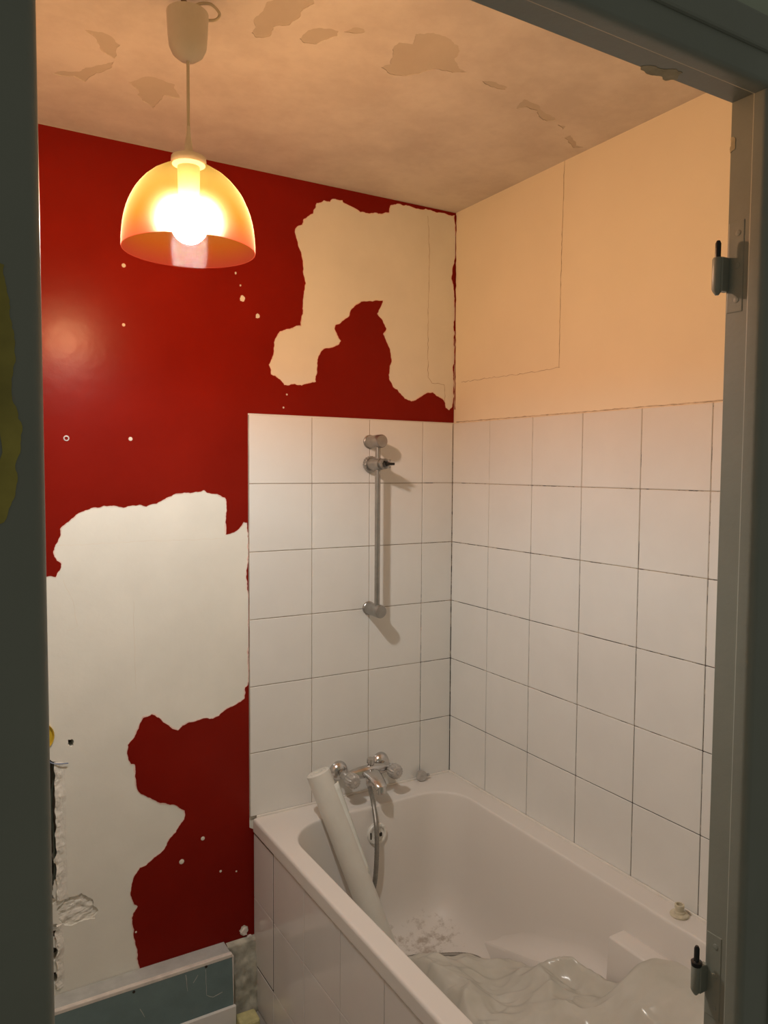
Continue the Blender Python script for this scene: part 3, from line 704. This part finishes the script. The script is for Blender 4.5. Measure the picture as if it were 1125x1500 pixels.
# skirt down to the bath floor on the open sides so that it rests there
b0 = len(vs)
for j in range(NY + 1):
    p = vs[j * (NX + 1)]; wob = .02 * noise.noise(Vector((p[1] * 18, 9, 0)))
    vs.append((p[0] - .012 + wob, p[1], (p[2] + .2) / 2)); vs.append((p[0] + .004 + wob * .5, p[1], .203))
for j in range(NY):
    a, a2 = j * (NX + 1), (j + 1) * (NX + 1); q, q2 = b0 + 2 * j, b0 + 2 * j + 2
    fs += [(a, a2, q2, q), (q, q2, q2 + 1, q + 1)]
b1 = len(vs)
for i in range(NX + 1):
    p = vs[i]; vs.append((p[0], p[1] + .006, max(.204, p[2] - .055)))
for i in range(NX): fs.append((i, b1 + i, b1 + i + 1, i + 1))
PS = mesh('plastic_sheet', vs, fs, 'polythene', None, True, loc=(-.3, -.9, .2))
tag(PS, 'crumpled translucent plastic sheet heaped in the bathtub', 'plastic sheet')

# ------------------------------------------------------------------ boxed ledge low on the back wall
LX0, LX1, LY, LZ = XL + .002, -.800, -.062, .222
BL = empty('boxing_ledge', (-1.2, -.03, 0), 'low pipe boxing of blue-green plasterboard along the red wall', 'pipe boxing')
sheet('front_board', [[Vector((LX0, .0)), Vector((LX1, 0)), Vector((LX1 + .001, .09)), Vector((LX1 - .003, LZ - .012))] + ragged([Vector((LX1 - .003, LZ - .010)), Vector((LX0, LZ - .010))], .0, 9, 1)], 1, LY, LY + .0125, 'teal', BL)
box('board_edge', (LX0, LY - .0004, LZ - .0115), (LX1 - .001, LY + .013, LZ + .0005), 'gypsum', BL, .002)
box('top_board', (LX0, LY + .013, LZ - .011), (LX1 - .004, .0046, LZ), 'board_top', BL, .001)
box('end_edge', (LX1 - .002, LY + .0005, .002), (LX1 + .0035, LY + .012, LZ - .008), 'gypsum', BL, .0015)
for x_, y_ in ((302, 1416), (196, 1453)):
    q = on(x_, y_, 1, LY); lathe('screw_hole', [(0, .0042), (.0006, .0040), (.0006, 0)], (q.x, LY, q.z), AX, 'hole', BL, 10)
for pts in ([(272,1428),(275,1452)], [(283,1440),(290,1428)], [(301,1420),(303,1458),(312,1461),(326,1453)], [(205,1478),(212,1490)]):
    ribbon('chalk_mark', [Vector((on(*q, 1, LY).x, on(*q, 1, LY).z)) for q in pts], .0022, 1, LY - .0003, LY + .001, 'board_top', BL, 11, .0008)
tag(box('baseboard_back', (LX0, LY - .011, .0), (LX1 + .006, LY - .0006, .071), 'tile', bev=.0015), 'white skirting in front of the pipe boxing', kind='structure')
# rough mortar between the boxing and the bath panel
bm = bmesh.new(); gx, gz = 18, 46; vv = []
for i in range(gx + 1):
    for j in range(gz + 1):
        x_ = -.7985 + .0905 * i / gx; z = .001 + .215 * j / gz
        d = .012 + .022 * (1 - j / gz) + .008 * noise.fractal(Vector((x_ * 40, z * 14, 1)), .9, 2, 4)
        if j == gz: d = -.004
        vv.append(bm.verts.new((x_, -max(d, -.0035), z)))
for i in range(gx):
    for j in range(gz): bm.faces.new((vv[i * (gz + 1) + j], vv[(i + 1) * (gz + 1) + j], vv[(i + 1) * (gz + 1) + j + 1], vv[i * (gz + 1) + j + 1]))
tag(from_bm('rough_mortar', bm, 'mortar', BL, True), 'rough mortar beside the bath panel')
for k, (x, y, s) in enumerate([(357,1364,6),(364,1372,5),(352,1392,9),(362,1386,6),(346,1402,7)]):
    c = bw(x, y); Lp = ragged([c + Vector((math.cos(t) * s, math.sin(t) * s)) * .0019 * random.uniform(.6, 1.1) for t in [i * PI / 4 for i in range(8)]], .18, .003, 90 + k)
    sheet('plaster_flake', [Lp], 1, -.001 - .002 * (k % 2), .006, 'gypsum', WB)
bm = box_bm((-.792, -.112, 0), (-.735, -.058, .036), .006, 2)
for v in bm.verts: v.co += Vector([noise.noise(v.co * 60 + Vector((k * 9, 0, 0))) * .004 for k in range(2)] + [0])
tag(from_bm('sponge_block', bm, 'foam', None, loc=(-.763, -.085, 0)), 'small yellowish block on the floor beside the bath panel', 'block')

# ------------------------------------------------------------------ electrics in the chased wall, far left
c = bw(57, 1080)
EB = empty('flush_box', (c.x, .006, c.y), 'yellow round electrical box set in the plaster at the chased channel', 'electrical box')
lathe('box_ring', [(-.03, .034), (.004, .034), (.006, .0365), (.003, .037), (.0005, .037)], (c.x, .006, c.y), AX, 'yellow_plastic', EB, 32)
lathe('box_inside', [(-.029, .033), (-.029, 0)], (c.x, .006, c.y), AX, 'hole', EB, 24)
def cp3(px, py, d): q = on(px, py, 1, d); return q
ca = tube('electric_cable', [cp3(79, 1112, .02), cp3(79, 1140, .016), cp3(75, 1180, .022), cp3(80, 1235, .016), cp3(80, 1285, .014), cp3(74, 1318, .022)], .0042, 'cable', None, 10, loc=tuple(cp3(78, 1318, .02)))
tag(ca, 'dark electric cable hanging in the chased channel, thicker one', 'cable')
ca = tube('electric_cable', [cp3(74, 1112, .026), cp3(73, 1150, .028), cp3(76, 1195, .026), cp3(74, 1245, .028), cp3(75, 1290, .026), cp3(72, 1322, .03)], .003, 'cable', None, 10, loc=tuple(cp3(74, 1318, .026)))
tag(ca, 'thin dark electric cable at the back of the chased channel', 'cable')
wv = [cp3(66, 1108, .000), cp3(74, 1117, -.003), cp3(86, 1119, -.003), cp3(100, 1118, -.002)]
tag(tube('blue_wire', wv, .0016, 'blue_wire', None, 8, loc=tuple(wv[1])), 'short stiff blue wire sticking out across the chased channel', 'wire')
